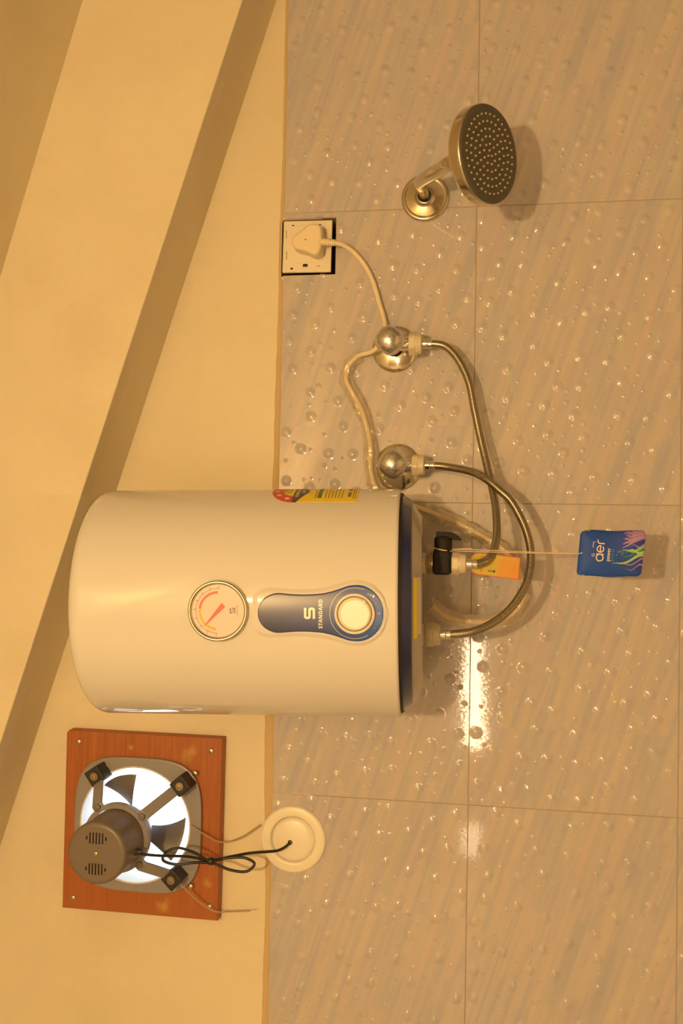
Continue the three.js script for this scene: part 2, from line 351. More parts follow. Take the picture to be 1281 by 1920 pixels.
  part(heater, 'panel_surround', wrap(side(-1, 0.007), side(1, 0.007), 0.010, 0.177, 0.0022, 0.007, 90, 48), ENAMEL);
  const panel = part(heater, 'control_panel', wrap(side(-1), side(1), 0.017, 0.17, 0.0032, 0.0012), mat(0xffffff, 0.3, 0, { map: panelArt, clearcoat: 0.5, clearcoatRoughness: 0.35 }), 'blue control panel with white lettering');
  const facing = (h, arc, r) => { const q = new THREE.Group(), th = arc / HR; q.position.set(r * Math.sin(th), h, r * Math.cos(th)); q.rotation.y = th; return q; };
  // pieces built along +z and turned to face out of the tank
  const place = (g, h, arc, r) => { const q = facing(h, arc, r); q.updateMatrix(); return g.applyMatrix4(q.matrix); };
  const KNOB = mat(lin(0.85, 0.80, 0.70), 0.3, 0, { clearcoat: 0.5, clearcoatRoughness: 0.15 });
  part(panel, 'knob_ring', place(toZ(turned([[0.0245, 0], [0.0245, 0.003], [0.0235, 0.0045], [0.0222, 0.0048], [0.0212, 0.0034], [0.0208, -0.002]]), 0, 0, 0), 0.0517, C0, HR + 0.0035), KNOB);
  part(panel, 'temperature_knob', place(toZ(lathe([[0.0205, -0.003], [0.0203, 0.003], [0.0195, 0.0052], [0.0183, 0.006], [0.0178, 0.0062], [0.0172, 0.0058], [0.0165, 0.0055], [0.0, 0.0055]], 64), 0, 0, 0), 0.0517, C0, HR + 0.0035), KNOB, 'white round temperature knob');
  part(panel, 'knob_pointer', place(new RoundedBoxGeometry(0.0026, 0.005, 0.003, 2, 0.0006).rotateZ(0.9).translate(0.0142, -0.0118, 0.006), 0.0517, C0, HR + 0.0035), KNOB);

  // thermometer dial
  const G = [0.2187, -0.0031];
  const dialArt = canvasTexture(768, 768, (g, W) => {
    const c = W / 2, k = W / 2 / 430, ang = (d) => -d * Math.PI / 180;
    g.fillStyle = '#dccfce'; g.fillRect(0, 0, W, W);
    g.lineWidth = 40 * k; g.strokeStyle = '#f0683c'; g.beginPath(); g.arc(c, c, 300 * k, ang(84), ang(0)); g.stroke();
    g.strokeStyle = '#e8b430'; g.beginPath(); g.arc(c, c, 300 * k, ang(174), ang(86)); g.stroke();
    g.strokeStyle = '#6e685f';
    for (let i = 0; i <= 80; i++) { const d = -2 + i * 178 / 80, M = i % 10 === 0; g.lineWidth = (M ? 9 : 4.5) * k; g.beginPath(); const r1 = M ? 405 : 378, r0 = 352; g.moveTo(c + r0 * k * Math.cos(ang(d)), c + r0 * k * Math.sin(ang(d))); g.lineTo(c + r1 * k * Math.cos(ang(d)), c + r1 * k * Math.sin(ang(d))); g.stroke(); }
    g.textAlign = 'center'; g.textBaseline = 'middle'; g.fillStyle = '#9a948c'; g.font = `${40 * k}px sans-serif`;
    const sx = c + 5 * k, sy = c + 240 * k, u = 8.6 * k;
    g.strokeStyle = '#7a8094'; g.lineWidth = 24 * k; g.beginPath(); g.moveTo(sx + 5 * u, sy - 4.1 * u); g.lineTo(sx - 4.2 * u, sy - 4.1 * u); g.lineTo(sx - 4.2 * u, sy); g.stroke();
    g.strokeStyle = '#e0945c'; g.beginPath(); g.moveTo(sx - 4.2 * u, sy); g.lineTo(sx + 4.2 * u, sy); g.stroke();
    g.strokeStyle = '#7a8094'; g.beginPath(); g.moveTo(sx + 4.2 * u, sy); g.lineTo(sx + 4.2 * u, sy + 4.1 * u); g.lineTo(sx - 5 * u, sy + 4.1 * u); g.stroke();
    g.fillStyle = '#8d8f9c'; g.font = `bold ${36 * k}px sans-serif`; g.fillText('STANDARD', c, c + 318 * k);
  });
  const gr0 = HR + 0.0008;
  part(heater, 'gauge_bezel', place(toZ(lathe([[0.0372, -0.004], [0.0372, 0.0035], [0.0366, 0.0052], [0.0352, 0.0060], [0.0338, 0.0055], [0.0325, 0.004], [0.0318, 0.002]], 96), 0, 0, 0), G[0], G[1], gr0), mat(lin(0.60, 0.56, 0.44), 0.27, 1), 'polished metal bezel');
  const disc = new THREE.CircleGeometry(0.0322, 64);
  const dial = part(heater, 'dial_face', place(disc.translate(0, 0, 0.0022), G[0], G[1], gr0), mat(0xffffff, 0.5, 0, { map: dialArt }), 'pale dial with red and yellow arcs');
  const nd = new THREE.Shape(); const na = 138 * Math.PI / 180, L = (u, v) => [(u * Math.cos(na) - v * Math.sin(na)) * 0.0000729, (u * Math.sin(na) + v * Math.cos(na)) * 0.0000729];
  nd.moveTo(...L(-135, -40)); nd.lineTo(...L(-135, 40)); nd.lineTo(...L(336, 5)); nd.lineTo(...L(336, -5)); nd.closePath();
  part(dial, 'needle', place(new THREE.ExtrudeGeometry(nd, { depth: 0.0005, bevelEnabled: false }).translate(0, 0, 0.0032), G[0], G[1], gr0), mat(lin(0.78, 0.10, 0.05), 0.45), 'red needle');
  part(heater, 'gauge_glass', place(new THREE.CircleGeometry(0.0322, 64).translate(0, 0, 0.0044), G[0], G[1], gr0), mat(0xffffff, 0.03, 0, { transmission: 1, thickness: 0, ior: 1.45 }));

  // energy label round the right-hand side of the tank
  const E0 = 0.159, EW = 0.082, ET = 0.1695, EB = 0.0545;
  const eHi = [], eLo = [];
  for (const f of [0, 0.2, 0.4, 0.55, 0.7, 0.8, 0.88, 0.94, 0.98, 1]) { const h = 0.1395 + 0.03 * f, w = EW / 2 * Math.sqrt(1 - f * f); eHi.push([h, E0 + EW / 2 + w]); eLo.push([h, E0 + EW / 2 - w]); }
  eHi.unshift([EB, E0 + EW]); eLo.unshift([EB, E0]);
  const eArt = canvasTexture(640, 900, (g, W, H) => {
    g.fillStyle = '#ecd42a'; g.fillRect(0, 0, W, H);
    const top = H * 0.262;
    g.save(); g.translate(W / 2, top); g.scale(W / 2, top);
    g.fillStyle = '#d0402e'; g.beginPath(); g.arc(0, 0, 1.02, Math.PI, 0); g.lineTo(0.62, 0); g.arc(0, 0, 0.52, 0, Math.PI, true); g.closePath(); g.fill(); g.restore();
    g.fillStyle = '#f6e6cc';
    for (let k = 0; k < 5; k++) { const a = Math.PI * (1 - (k + 0.5) / 5), cx = W / 2 + 0.77 * W / 2 * Math.cos(a), cy = top - 0.77 * top * Math.sin(a); g.beginPath(); for (let q = 0; q < 10; q++) { const r = q % 2 ? 15 : 38, b = q * Math.PI / 5 - Math.PI / 2; g.lineTo(cx + r * Math.cos(b), cy + r * Math.sin(b)); } g.fill(); }
    g.fillStyle = '#4a4034'; g.beginPath(); g.moveTo(0, top); g.lineTo(W, top); g.lineTo(W, top + 46); g.lineTo(W / 2 + 10, top + 168); g.lineTo(W / 2 - 10, top + 168); g.lineTo(0, top + 46); g.fill();
    g.fillStyle = '#e2d6c0'; g.textAlign = 'center'; g.font = 'bold 50px sans-serif'; g.fillText('POWER SAVINGS', W / 2, top + 56); g.font = 'bold 44px sans-serif'; g.fillText('GUIDE', W / 2, top + 108);
    g.fillStyle = '#6b5a2a'; for (let k = 0; k < 4; k++) g.fillRect(W * 0.36, 120 + k * 24, W * 0.28, 9);
    g.fillStyle = '#fff4d8'; g.beginPath(); g.ellipse(W / 2, top + 186, 30, 44, 0, 0, 7); g.fill(); g.strokeStyle = '#6b5a2a'; g.lineWidth = 8; g.stroke();
    g.fillStyle = '#3d7a3a'; g.fillRect(90, top + 250, W - 180, 44);
    g.fillStyle = '#7a6424'; for (let k = 0; k < 9; k++) { if (k === 2) continue; g.fillRect(90, top + 226 + k * 34, (W - 180) * (0.55 + 0.4 * ((k * 7) % 5) / 5), 9); }
    g.fillRect(120, top + 560, 150, 34); g.fillRect(330, top + 560, 110, 34);
    g.fillRect(70, top + 612, W - 140, 9); g.fillRect(70, top + 632, W - 140, 7);
  });
  eArt.wrapS = eArt.wrapT = THREE.ClampToEdgeWrapping;
  part(heater, 'energy_label', wrap(eLo, eHi, EB, ET, 0.0006, 0, 40, 24), mat(0xffffff, 0.4, 0, { map: eArt }), 'yellow energy label with a red arch of stars');
}

// ------------------------------------------------------------------ exhaust fan on its board
const fan = thing('exhaust_fan', 'grey exhaust fan with round motor bolted to a brown wooden board', 'exhaust fan', [FAN[0], FAN[1], 0]);
{
  const GREY = mat(lin(0.28, 0.275, 0.30), 0.35, 0, { clearcoat: 0.25, clearcoatRoughness: 0.3 });
  const GREY2 = mat(lin(0.175, 0.145, 0.125), 0.38);
  const wood = canvasTexture(700, 640, (g, W, H) => {
    g.fillStyle = 'rgb(176,104,50)'; g.fillRect(0, 0, W, H);
    for (let i = 0; i < 700; i++) { const y = rnd() * H, x = rnd() * W, l = 80 + rnd() * 420; g.strokeStyle = rnd() < 0.5 ? 'rgba(120,58,20,0.10)' : 'rgba(214,140,72,0.10)'; g.lineWidth = 1 + rnd() * 5; g.beginPath(); g.moveTo(x, y); g.bezierCurveTo(x + l / 3, y + rnd() * 14 - 7, x + l * 0.66, y + rnd() * 14 - 7, x + l, y + rnd() * 8 - 4); g.stroke(); }
    for (const [cx, cy, r] of [[0.90, 0.80, 44], [0.045 + 0.01, 0.66, 44], [0.2, 0.93, 24], [0.92, 0.42, 20]])
      for (let k = 0; k < 26; k++) { g.fillStyle = 'rgba(206,164,92,0.16)'; const a = rnd() * 7, q = rnd() * r * 0.7; g.beginPath(); g.ellipse(cx * W + q * Math.cos(a), cy * H + q * Math.sin(a), r * (0.15 + rnd() * 0.35), r * (0.12 + rnd() * 0.25), rnd() * 3, 0, 7); g.fill(); }
  });
  const BW = 0.278, BH = 0.2535, by = -0.004;
  const s = new THREE.Shape(); const e = 0.0015, x0 = -BW / 2, x1 = BW / 2, y0 = by - BH / 2, y1 = by + BH / 2;
  s.moveTo(x0, y0); s.lineTo(x1, y0 - e); s.lineTo(x1 + 0.0005, y1 - 0.004); s.lineTo(x1 - 0.004, y1); s.lineTo(x0, y1); s.closePath();
  const hole = new THREE.Path(); hole.absarc(0, 0, HOLE, 0, Math.PI * 2, true); s.holes.push(hole);
  const bg = new THREE.ExtrudeGeometry(s, { depth: 0.0185, bevelEnabled: true, bevelSize: 0.001, bevelThickness: 0.001, bevelOffset: -0.001, bevelSegments: 1, curveSegments: 64 }).translate(0, 0, -0.002);
  const uv = bg.attributes.uv; for (let i = 0; i < uv.count; i++) uv.setXY(i, uv.getX(i) / BW + 0.5, (uv.getY(i) - by) / BH + 0.5);
  const board = part(fan, 'mounting_board', bg, mat(lin(0.86, 0.80, 0.74), 0.5, 0, { map: wood }), 'brown plywood mounting board');
  const screwHead = (r) => toZ(turned([[r, 0], [r * 0.9, r * 0.35], [r * 0.4, r * 0.5], [0, r * 0.5]], 20, true), 0, 0, 0);
  for (const [x, y] of [[0.122, 0.106], [0.119, -0.111], [-0.122, 0.109], [-0.118, -0.114]]) part(board, 'screw', screwHead(0.0042).translate(x, y + by, 0.0175), STEEL);

  // pressed plate with the round opening
  const ps = new THREE.Shape(), N = 120;
  for (let i = 0; i <= N; i++) { const a = i / N * Math.PI * 2, c = Math.cos(a), q = Math.sin(a), r = 0.1035 / (Math.abs(c) ** 3.6 + Math.abs(q) ** 3.6) ** (1 / 3.6); i ? ps.lineTo(r * c, r * q) : ps.moveTo(r * c, r * q); }
  const ph = new THREE.Path(); ph.absarc(0, 0.003, 0.0878, 0, Math.PI * 2, true); ps.holes.push(ph);
  part(fan, 'fan_plate', new THREE.ExtrudeGeometry(ps, { depth: 0.002, bevelEnabled: true, bevelSize: 0.0025, bevelThickness: 0.0025, bevelOffset: -0.0025, bevelSegments: 3, curveSegments: 64 }).translate(0, 0, 0.0205), GREY, 'grey pressed metal plate');
  part(fan, 'duct_ring', toZ(turned([[0.0878, -0.11], [0.0878, 0.026], [0.0902, 0.026], [0.0902, -0.11]], 64), 0, 0.003, 0), mat(lin(0.7, 0.7, 0.7), 0.5), 'metal duct lining the opening');

  // spider: ring and four legs standing on rubber blocks
  const RZ = 0.094, rc = V(0, 0.004, RZ);
  const feet = [[0.078, 0.059], [0.071, -0.078], [-0.070, -0.068], [-0.069, 0.060]];
  part(fan, 'bracket_ring', toZ(turned([[0.0510, -0.006], [0.0510, 0.004], [0.0495, 0.0055], [0.0440, 0.0055], [0.0440, -0.006], [0.0510, -0.006]], 64), rc.x, rc.y, rc.z), GREY);
  for (const [x, y] of feet) {
    const d = V(x, y - rc.y, 0).normalize(), a = rc.clone().addScaledVector(d, 0.046), b = V(x - d.x * 0.010, y - d.y * 0.010, 0.050), c = V(x + d.x * 0.008, y + d.y * 0.008, 0.0485);
    const pts = [a, a.clone().addScaledVector(d, 0.010), b, c], ang = Math.atan2(d.y, d.x), gs = [];
    for (let i = 0; i < 3; i++) { const len = pts[i].distanceTo(pts[i + 1]) + 0.003, m = pts[i].clone().add(pts[i + 1]).multiplyScalar(0.5), dir = pts[i + 1].clone().sub(pts[i]).normalize(), g = new RoundedBoxGeometry(0.017, len, 0.004, 2, 0.001); const side = V(-d.y, d.x, 0), up = side.clone().cross(dir).normalize(); const M = new THREE.Matrix4().makeBasis(side, dir, up); M.setPosition(m); g.applyMatrix4(M); gs.push(g); }
    const arm = part(fan, 'bracket_arm', mergeGeometries(gs), GREY);
    part(arm, 'bolt', toZ(hexNut(0.0048, 0.005, 0.0008), 0, 0, 0).translate(a.x + d.x * 0.006, a.y + d.y * 0.006, RZ + 0.002), mat(lin(0.22, 0.20, 0.20), 0.4, 0.6));
    const foot = part(fan, 'rubber_foot', new RoundedBoxGeometry(0.025, 0.025, 0.032, 2, 0.002).rotateZ(ang).translate(x, y, 0.0385), BLACK, 'black rubber mounting block');
    part(foot, 'screw', toZ(turned([[0.0062, 0], [0.0062, 0.002], [0.0035, 0.002], [0.0035, 0.0035], [0, 0.0038]], 20), x, y, 0.0545), mat(lin(0.30, 0.24, 0.17), 0.4, 1));
  }
  for (const [x, y] of [[0.086, -0.093], [0.088, 0.055], [-0.04, 0.098], [-0.088, -0.09]]) part(fan, 'plate_screw', screwHead(0.0042).translate(x * 0.99, y * 0.99, 0.0248), STEEL);

  // motor
  const MR = 0.0440, MZ = 0.170, mo = V(-0.0012, 0.004, 0);
  const motor = part(fan, 'motor', toZ(lathe([[0.0, 0.052], [0.039, 0.052], [0.041, 0.06], [MR - 0.0006, 0.066], [MR, 0.07], [MR, MZ - 0.006], [MR - 0.001, MZ - 0.0025], [MR - 0.0035, MZ - 0.0006], [MR - 0.007, MZ], [0.0, MZ]].map(([r, z]) => [r, z]), 96), mo.x, mo.y, 0), GREY2, 'grey cylindrical motor housing');
  const SLOT = mat(lin(0.008, 0.007, 0.006), 0.9);
  for (const sx of [-1, 1]) for (let k = -3; k <= 3; k++) {
    const short = Math.abs(k) === 3, w = short ? 0.005 : 0.0165 - Math.abs(k) * 0.0007;
    part(motor, 'vent_slot', new RoundedBoxGeometry(w, short ? 0.0021 : 0.0019, 0.0006, 2, 0.0003).translate(mo.x + sx * 0.0215, mo.y + k * (short ? 0.00475 : 0.0047), MZ + 0.0002), SLOT);
  }
  part(motor, 'screw', screwHead(0.0036).translate(mo.x, mo.y, MZ), BRASS);
  // hub and three swept blades behind the motor
  part(fan, 'fan_hub', toZ(turned([[0.0, 0.03], [0.024, 0.03], [0.026, 0.034], [0.026, 0.055], [0.0, 0.055]], 40), 0, 0.003, -0.01), GREY2);
  for (const deg of [15, 128, 249]) {
    const P = [], I = [], nr = 10, na = 8, top = [], a0 = deg * Math.PI / 180;
    for (const sgn of [1, -1]) for (let j = 0; j <= nr; j++) for (let i = 0; i <= na; i++) {
      const r = 0.022 + 0.057 * j / nr, f = j / nr, wd = 0.42 + 0.42 * f, t = i / na - 0.5, a = a0 + t * wd + 0.12 * f;
      P.push(r * Math.cos(a), 0.003 + r * Math.sin(a), 0.022 - t * 0.030 * (0.6 + 0.4 * (1 - f)) + 0.0008 * sgn + 0.004 * f * (0.25 - t * t) * 4);
    }
    const n = (nr + 1) * (na + 1);
    for (let j = 0; j < nr; j++) for (let i = 0; i < na; i++) { const q = j * (na + 1) + i; I.push(q, q + na + 1, q + 1, q + 1, q + na + 1, q + na + 2, n + q, n + q + 1, n + q + na + 1, n + q + 1, n + q + na + 2, n + q + na + 1); }
    const rim = []; for (let i = 0; i <= na; i++) rim.push(i); for (let j = 1; j <= nr; j++) rim.push(j * (na + 1) + na); for (let i = na - 1; i >= 0; i--) rim.push(nr * (na + 1) + i); for (let j = nr - 1; j > 0; j--) rim.push(j * (na + 1));
    rim.forEach((v, i) => { const u = rim[(i + 1) % rim.length]; I.push(v, u, v + n, u, u + n, v + n); });
    const g = new THREE.BufferGeometry(); g.setAttribute('position', new THREE.Float32BufferAttribute(P, 3)); g.setIndex(I); g.computeVertexNormals();
    part(fan, 'fan_blade', g, mat(lin(0.16, 0.145, 0.135), 0.45, 0, { side: THREE.DoubleSide }));
  }
  // supply cable with its tied-up loops
  const F = (x, y, z) => V(x - FAN[0], y - FAN[1], z);
  const cable = [[-0.5150, 2.2760, 0.128], [-0.5178, 2.2647, 0.125], [-0.5225, 2.2393, 0.112], [-0.528, 2.205, 0.090], [-0.5350, 2.1733, 0.076],
    [-0.5315, 2.1450, 0.070], [-0.5310, 2.1220, 0.068], [-0.5385, 2.1085, 0.067], [-0.5490, 2.1180, 0.070], [-0.5480, 2.1430, 0.074], [-0.5390, 2.1690, 0.078],
    [-0.5375, 2.1950, 0.086], [-0.5400, 2.2230, 0.092], [-0.5330, 2.2400, 0.096], [-0.5200, 2.2330, 0.096], [-0.5155, 2.2180, 0.093], [-0.5225, 2.1960, 0.086], [-0.5345, 2.1725, 0.080],
    [-0.5310, 2.1450, 0.066], [-0.5275, 2.1200, 0.055], [-0.5265, 2.0960, 0.046], [-0.5275, 2.0820, 0.033], [-0.5250, 2.0730, 0.020], [-0.5215, 2.0684, 0.006]].map((p) => F(...p));
  const cab = part(fan, 'supply_cable', tube(cable, 0.0021, 260, 10), mat(lin(0.014, 0.014, 0.013), 0.4), 'black twin cable tied in loops');
  part(cab, 'cable_tie', orient(turned([[0.0052, -0.003], [0.0056, 0], [0.0052, 0.003]], 20), F(-0.5362, 2.1722, 0.078), F(-0.5362, 2.0, 0.074)), BLACK);
  part(cab, 'cable_gland', orient(turned([[0.0, 0.010], [0.0038, 0.010], [0.0046, 0.004], [0.0060, 0.003], [0.0060, -0.004]], 20), F(-0.5140, 2.2705, 0.128), F(-0.5150, 2.2, 0.120)), BLACK);
}
// two dried strips hanging from the fan
function strip(label, pts, w) {
  const t = thing('twine', label, 'string', pts[0], 'twine hanging from the fan');
  const c = new THREE.CatmullRomCurve3(pts.map((p) => V(p[0] - pts[0][0], p[1] - pts[0][1], p[2] - pts[0][2])));
  const g = new THREE.TubeGeometry(c, 60, w, 8);
  part(t, 'strand', g, mat(lin(0.42, 0.30, 0.17), 0.8));
}
strip('thin tan string hanging from the fan opening into the white cable sleeve', [[-0.5006, 2.2200, 0.026], [-0.5103, 2.1973, 0.034], [-0.5225, 2.1699, 0.028], [-0.5172, 2.1443, 0.016], [-0.4990, 2.1160, 0.0045]], 0.0013);
strip('thin tan string hanging from the lower left rubber block of the fan', [[-0.5847, 2.2292, 0.044], [-0.6081, 2.2018, 0.043], [-0.6229, 2.1754, 0.040], [-0.623, 2.1544, 0.036], [-0.6214, 2.1225, 0.030]], 0.0012);

// ------------------------------------------------------------------ white cable sleeve in the wall
{
  const t = thing('cable_sleeve', 'round white plastic cable sleeve below the fan with black cable entering', 'cable sleeve', [-0.5183, 2.0654, 0]);
  const P = mat(lin(0.84, 0.80, 0.68), 0.35, 0, { clearcoat: 0.3, clearcoatRoughness: 0.2 });
  part(t, 'flange', toZ(lathe([[0.0505, -0.004], [0.0508, 0.001], [0.0500, 0.0032], [0.0470, 0.0046], [0.0400, 0.0052], [0.0365, 0.0050], [0.0345, 0.0038], [0.0338, -0.001]], 96), 0, 0, 0), P);
  part(t, 'plug', toZ(lathe([[0.0336, -0.002], [0.0334, 0.0015], [0.0318, 0.0042], [0.027, 0.0058], [0.015, 0.0078], [0.0, 0.0085]], 72), 0, -0.0008, 0), P);
  part(t, 'cable_hole', toZ(turned([[0.0036, 0.0078], [0.0036, 0.0086], [0.0021, 0.0088]], 24), -0.0032, 0.003, 0), mat(lin(0.02, 0.015, 0.01), 0.8));
}

// ------------------------------------------------------------------ socket plate and power cord
{
  const t = thing('wall_socket', 'uncovered white wall socket set in a rough cut at the tile top', 'socket', [0.3966, 2.062, 0]);
  part(t, 'back_box', new THREE.BoxGeometry(0.094, 0.093, 0.004).translate(0, -0.002, -0.05), mat(lin(0.05, 0.04, 0.03), 0.9));
  const P = mat(lin(0.80, 0.74, 0.60), 0.4);
  const plate = part(t, 'socket_plate', new RoundedBoxGeometry(0.0812, 0.0772, 0.006, 3, 0.0015).rotateZ(-0.012).translate(0.0003, -0.0004, -0.001), P);
  const DARK = mat(lin(0.02, 0.017, 0.012), 0.8);
  for (const [x, y] of [[0.033, 0.0225], [0.033, -0.0205], [-0.034, 0.0235]]) part(plate, 'screw_hole', new RoundedBoxGeometry(0.0028, 0.004, 0.0012, 2, 0.0005).translate(x, y, 0.002), DARK);
  part(plate, 'screw', toZ(turned([[0.0024, 0], [0.002, 0.001], [0, 0.0013]], 16), -0.0325, -0.019, 0.002), BRASS);
  part(plate, 'latch_slot', new RoundedBoxGeometry(0.0045, 0.0075, 0.0012, 2, 0.0005).translate(-0.0295, 0.002, 0.002), DARK);
  for (const [x, y] of [[-0.0105, -0.0285], [0.0205, -0.0285], [-0.013, 0.032], [0.02, 0.033]]) part(plate, 'seam', new THREE.BoxGeometry(0.013, 0.0007, 0.0006).translate(x, y, 0.0019), DARK);
  part(plate, 'module', new RoundedBoxGeometry(0.058, 0.050, 0.003, 2, 0.0008).translate(0.004, 0, 0.0014), P);
}
const cordPath = [[0.3949, 2.0336, 0.0290], [0.3926, 2.0129, 0.0295], [0.3899, 1.9995, 0.0250], [0.3831, 1.9880, 0.0180], [0.3715, 1.9761, 0.0140], [0.3578, 1.9662, 0.0120], [0.3414, 1.9578, 0.0110], [0.3224, 1.9509, 0.0110], [0.3042, 1.9457, 0.0110], [0.2834, 1.9389, 0.0120], [0.2633, 1.9350, 0.0190], [0.2440, 1.9400, 0.0230], [0.2290, 1.9510, 0.0200], [0.2225, 1.9751, 0.0130], [0.2089, 1.9907, 0.0110], [0.1852, 1.9944, 0.0110], [0.1638, 1.9833, 0.0110], [0.1417, 1.9714, 0.0110], [0.1221, 1.9636, 0.0110], [0.0985, 1.9574, 0.0110], [0.0774, 1.9545, 0.0120], [0.0480, 1.9540, 0.0120], [0.0170, 1.9420, 0.0110], [0.0010, 1.9040, 0.0080], [-0.0163, 1.8580, 0.0100], [-0.0309, 1.8192, 0.0120], [-0.0532, 1.7783, 0.0150], [-0.0700, 1.7524, 0.0200], [-0.1006, 1.7296, 0.0280], [-0.1297, 1.7216, 0.0350], [-0.1589, 1.7372, 0.0450], [-0.1720, 1.7754, 0.0600], [-0.1672, 1.8272, 0.0750], [-0.1500, 1.8520, 0.0900]];
{
  const o = [0.3949, 2.0336, 0];
  const rel = (p) => V(p[0] - o[0], p[1] - o[1], p[2]);
  const t = thing('power_cord', 'cream power cord with moulded plug, partly wrapped in clear plastic film', 'power cord', o);
  const CREAM = mat(lin(0.80, 0.70, 0.50), 0.42);
  // plug seen from its back: a rounded triangle with its point up
  const s = new THREE.Shape();
  const q = [[103, 300], [112, 258], [140, 232], [185, 205], [225, 172], [262, 160], [305, 166], [332, 185], [342, 225], [343, 290], [338, 345], [325, 385], [300, 405], [268, 402], [240, 388], [205, 372], [160, 362], [118, 340]].map(([x, y]) => V(-(y - 295) / 4.003 / 1262, -(x - 343) / 4.003 / 1262, 0));
  const pc = new THREE.CatmullRomCurve3(q, true).getPoints(90);
  pc.forEach((p, i) => i ? s.lineTo(p.x, p.y) : s.moveTo(p.x, p.y));
  part(t, 'plug', new THREE.ExtrudeGeometry(s, { depth: 0.022, bevelEnabled: true, bevelSize: 0.0045, bevelThickness: 0.005, bevelOffset: -0.0045, bevelSegments: 6 }).translate(0.0015, -0.0012, 0.0068), CREAM, 'cream moulded three-pin plug');
  part(t, 'plug_screw', toZ(turned([[0.0011, 0], [0.0009, 0.0004], [0, 0.0005]], 12), 0.003, 0.024, 0.0338), mat(lin(0.1, 0.07, 0.03), 0.7));
  part(t, 'cable', tube(cordPath.map(rel), 0.0037, 320, 14), CREAM);
  // ribbed strain relief
  const rp = []; for (let i = 0; i <= 6; i++) { const y = i * 0.0034; rp.push([0.0062 - i * 0.0002, y], [0.0062 - i * 0.0002, y + 0.002], [0.0052 - i * 0.0002, y + 0.0024], [0.0052 - i * 0.0002, y + 0.0034]); }
  part(t, 'strain_relief', orient(turned(rp, 24), rel([0.3952, 2.0345, 0.0285]), rel([0.3926, 2.0100, 0.0292])), CREAM);
  // crinkled film wrapped round the cord
  const FILM = mat(lin(0.96, 0.93, 0.86), 0.22, 0, { transmission: 0.85, thickness: 0, side: THREE.DoubleSide });
  const film = (i0, i1, r, f, k) => {
    const c = new THREE.CatmullRomCurve3(cordPath.slice(i0, i1 + 1).map(rel), false, 'centripetal'), S = 90, Rr = 22, P = [], I = [];
    const fr = c.computeFrenetFrames(S);
    for (let a = 0; a <= S; a++) {
      const p = c.getPointAt(a / S), T = c.getTangentAt(a / S), side = V(-T.y, T.x, 0).normalize();
      for (let b = 0; b < Rr; b++) {
        const u = b / Rr * Math.PI * 2, n1 = noise.noise(a * 0.16 + k, b * 0.35, 2), n2 = noise.noise(a * 0.5, b * 0.9 + k, 7), n3 = noise.noise(a * 0.11 + k * 3, 5.5, 1);
        const rr = r * (1 + 0.42 * n1 + 0.22 * n2 + f * n3);
        P.push(p.x + side.x * rr * Math.cos(u) * 1.25, p.y + side.y * rr * Math.cos(u) * 1.25, Math.max(0.0028, p.z + rr * 0.85 * Math.sin(u)));
      }
    }
    for (let a = 0; a < S; a++) for (let b = 0; b < Rr; b++) { const A = a * Rr + b, B = a * Rr + (b + 1) % Rr; I.push(A, A + Rr, B, B, A + Rr, B + Rr); }
    const g = new THREE.BufferGeometry(); g.setAttribute('position', new THREE.Float32BufferAttribute(P, 3)); g.setIndex(I); g.computeVertexNormals();
    part(t, 'plastic_film', g, FILM, 'crinkled clear plastic film');
  };
  film(13, 23, 0.0074, 0.25, 1.3);
  film(24, 28, 0.0082, 0.2, 4.7);
  film(29, 33, 0.0078, 0.2, 8.1);
}

// ------------------------------------------------------------------ angle valves
function angleValve(label, x, y) {
  const t = thing('angle_valve', label, 'valve', [x, y, 0], 'angle valves beside the water heater');
  part(t, 'wall_flange', toZ(lathe([[0.0358, 0.0008], [0.0358, 0.0022], [0.0348, 0.004], [0.030, 0.0068], [0.022, 0.0098], [0.016, 0.0112], [0.0135, 0.0116]], 72), 0, 0, 0), mat(lin(0.80, 0.76, 0.66), 0.15, 1), 'polished round wall flange');
  part(t, 'valve_body', mergeGeometries([
    toZ(turned([[0.0115, 0.004], [0.0115, 0.030], [0.0135, 0.032], [0.0135, 0.052], [0.0105, 0.054]], 40), 0, 0, 0),
    orient(turned([[0.0105, 0.008], [0.0105, 0.024], [0.0088, 0.0245], [0.0088, 0.030]], 32), V(0, 0, 0.043), V(0, -1, 0.043))]), CHROME);
  part(t, 'bonnet_nut', toZ(hexNut(0.0135, 0.012), 0, 0, 0.048), CHROME);
  const kg = lathe([[0.010, 0.058], [0.0165, 0.0585], [0.0195, 0.062], [0.0212, 0.068], [0.0212, 0.073], [0.0198, 0.0795], [0.0165, 0.0850], [0.011, 0.0885], [0.005, 0.090], [0.0, 0.0903]], 72), p = kg.attributes.position;
  for (let i = 0; i < p.count; i++) { const a = Math.atan2(p.getZ(i), p.getX(i)), r = Math.hypot(p.getX(i), p.getZ(i)), h = (p.getY(i) - 0.058) / 0.032, k = 1 + 0.055 * Math.cos(4 * a + 0.5) * Math.min(1, 1.6 * (1 - h)); p.setX(i, r * k * Math.cos(a)); p.setZ(i, r * k * Math.sin(a)); }
  kg.computeVertexNormals();
  const spots = canvasTexture(256, 256, (g, W, H) => { g.fillStyle = 'rgb(60,60,60)'; g.fillRect(0, 0, W, H); for (let i = 0; i < 900; i++) { const v = 40 + rnd() * 120; g.fillStyle = `rgba(${v},${v},${v},0.5)`; g.beginPath(); g.arc(rnd() * W, rnd() * H, 1 + rnd() * 3, 0, 7); g.fill(); } }, false);
  part(t, 'valve_knob', toZ(kg, 0, 0, 0), angleValve.knob ??= mat(lin(0.70, 0.70, 0.72), 1, 1, { roughnessMap: spots }), 'domed chrome knob with water spots');
}
angleValve('chrome angle valve beside the cream power cord, farther from the heater', 0.2338, 1.9208);
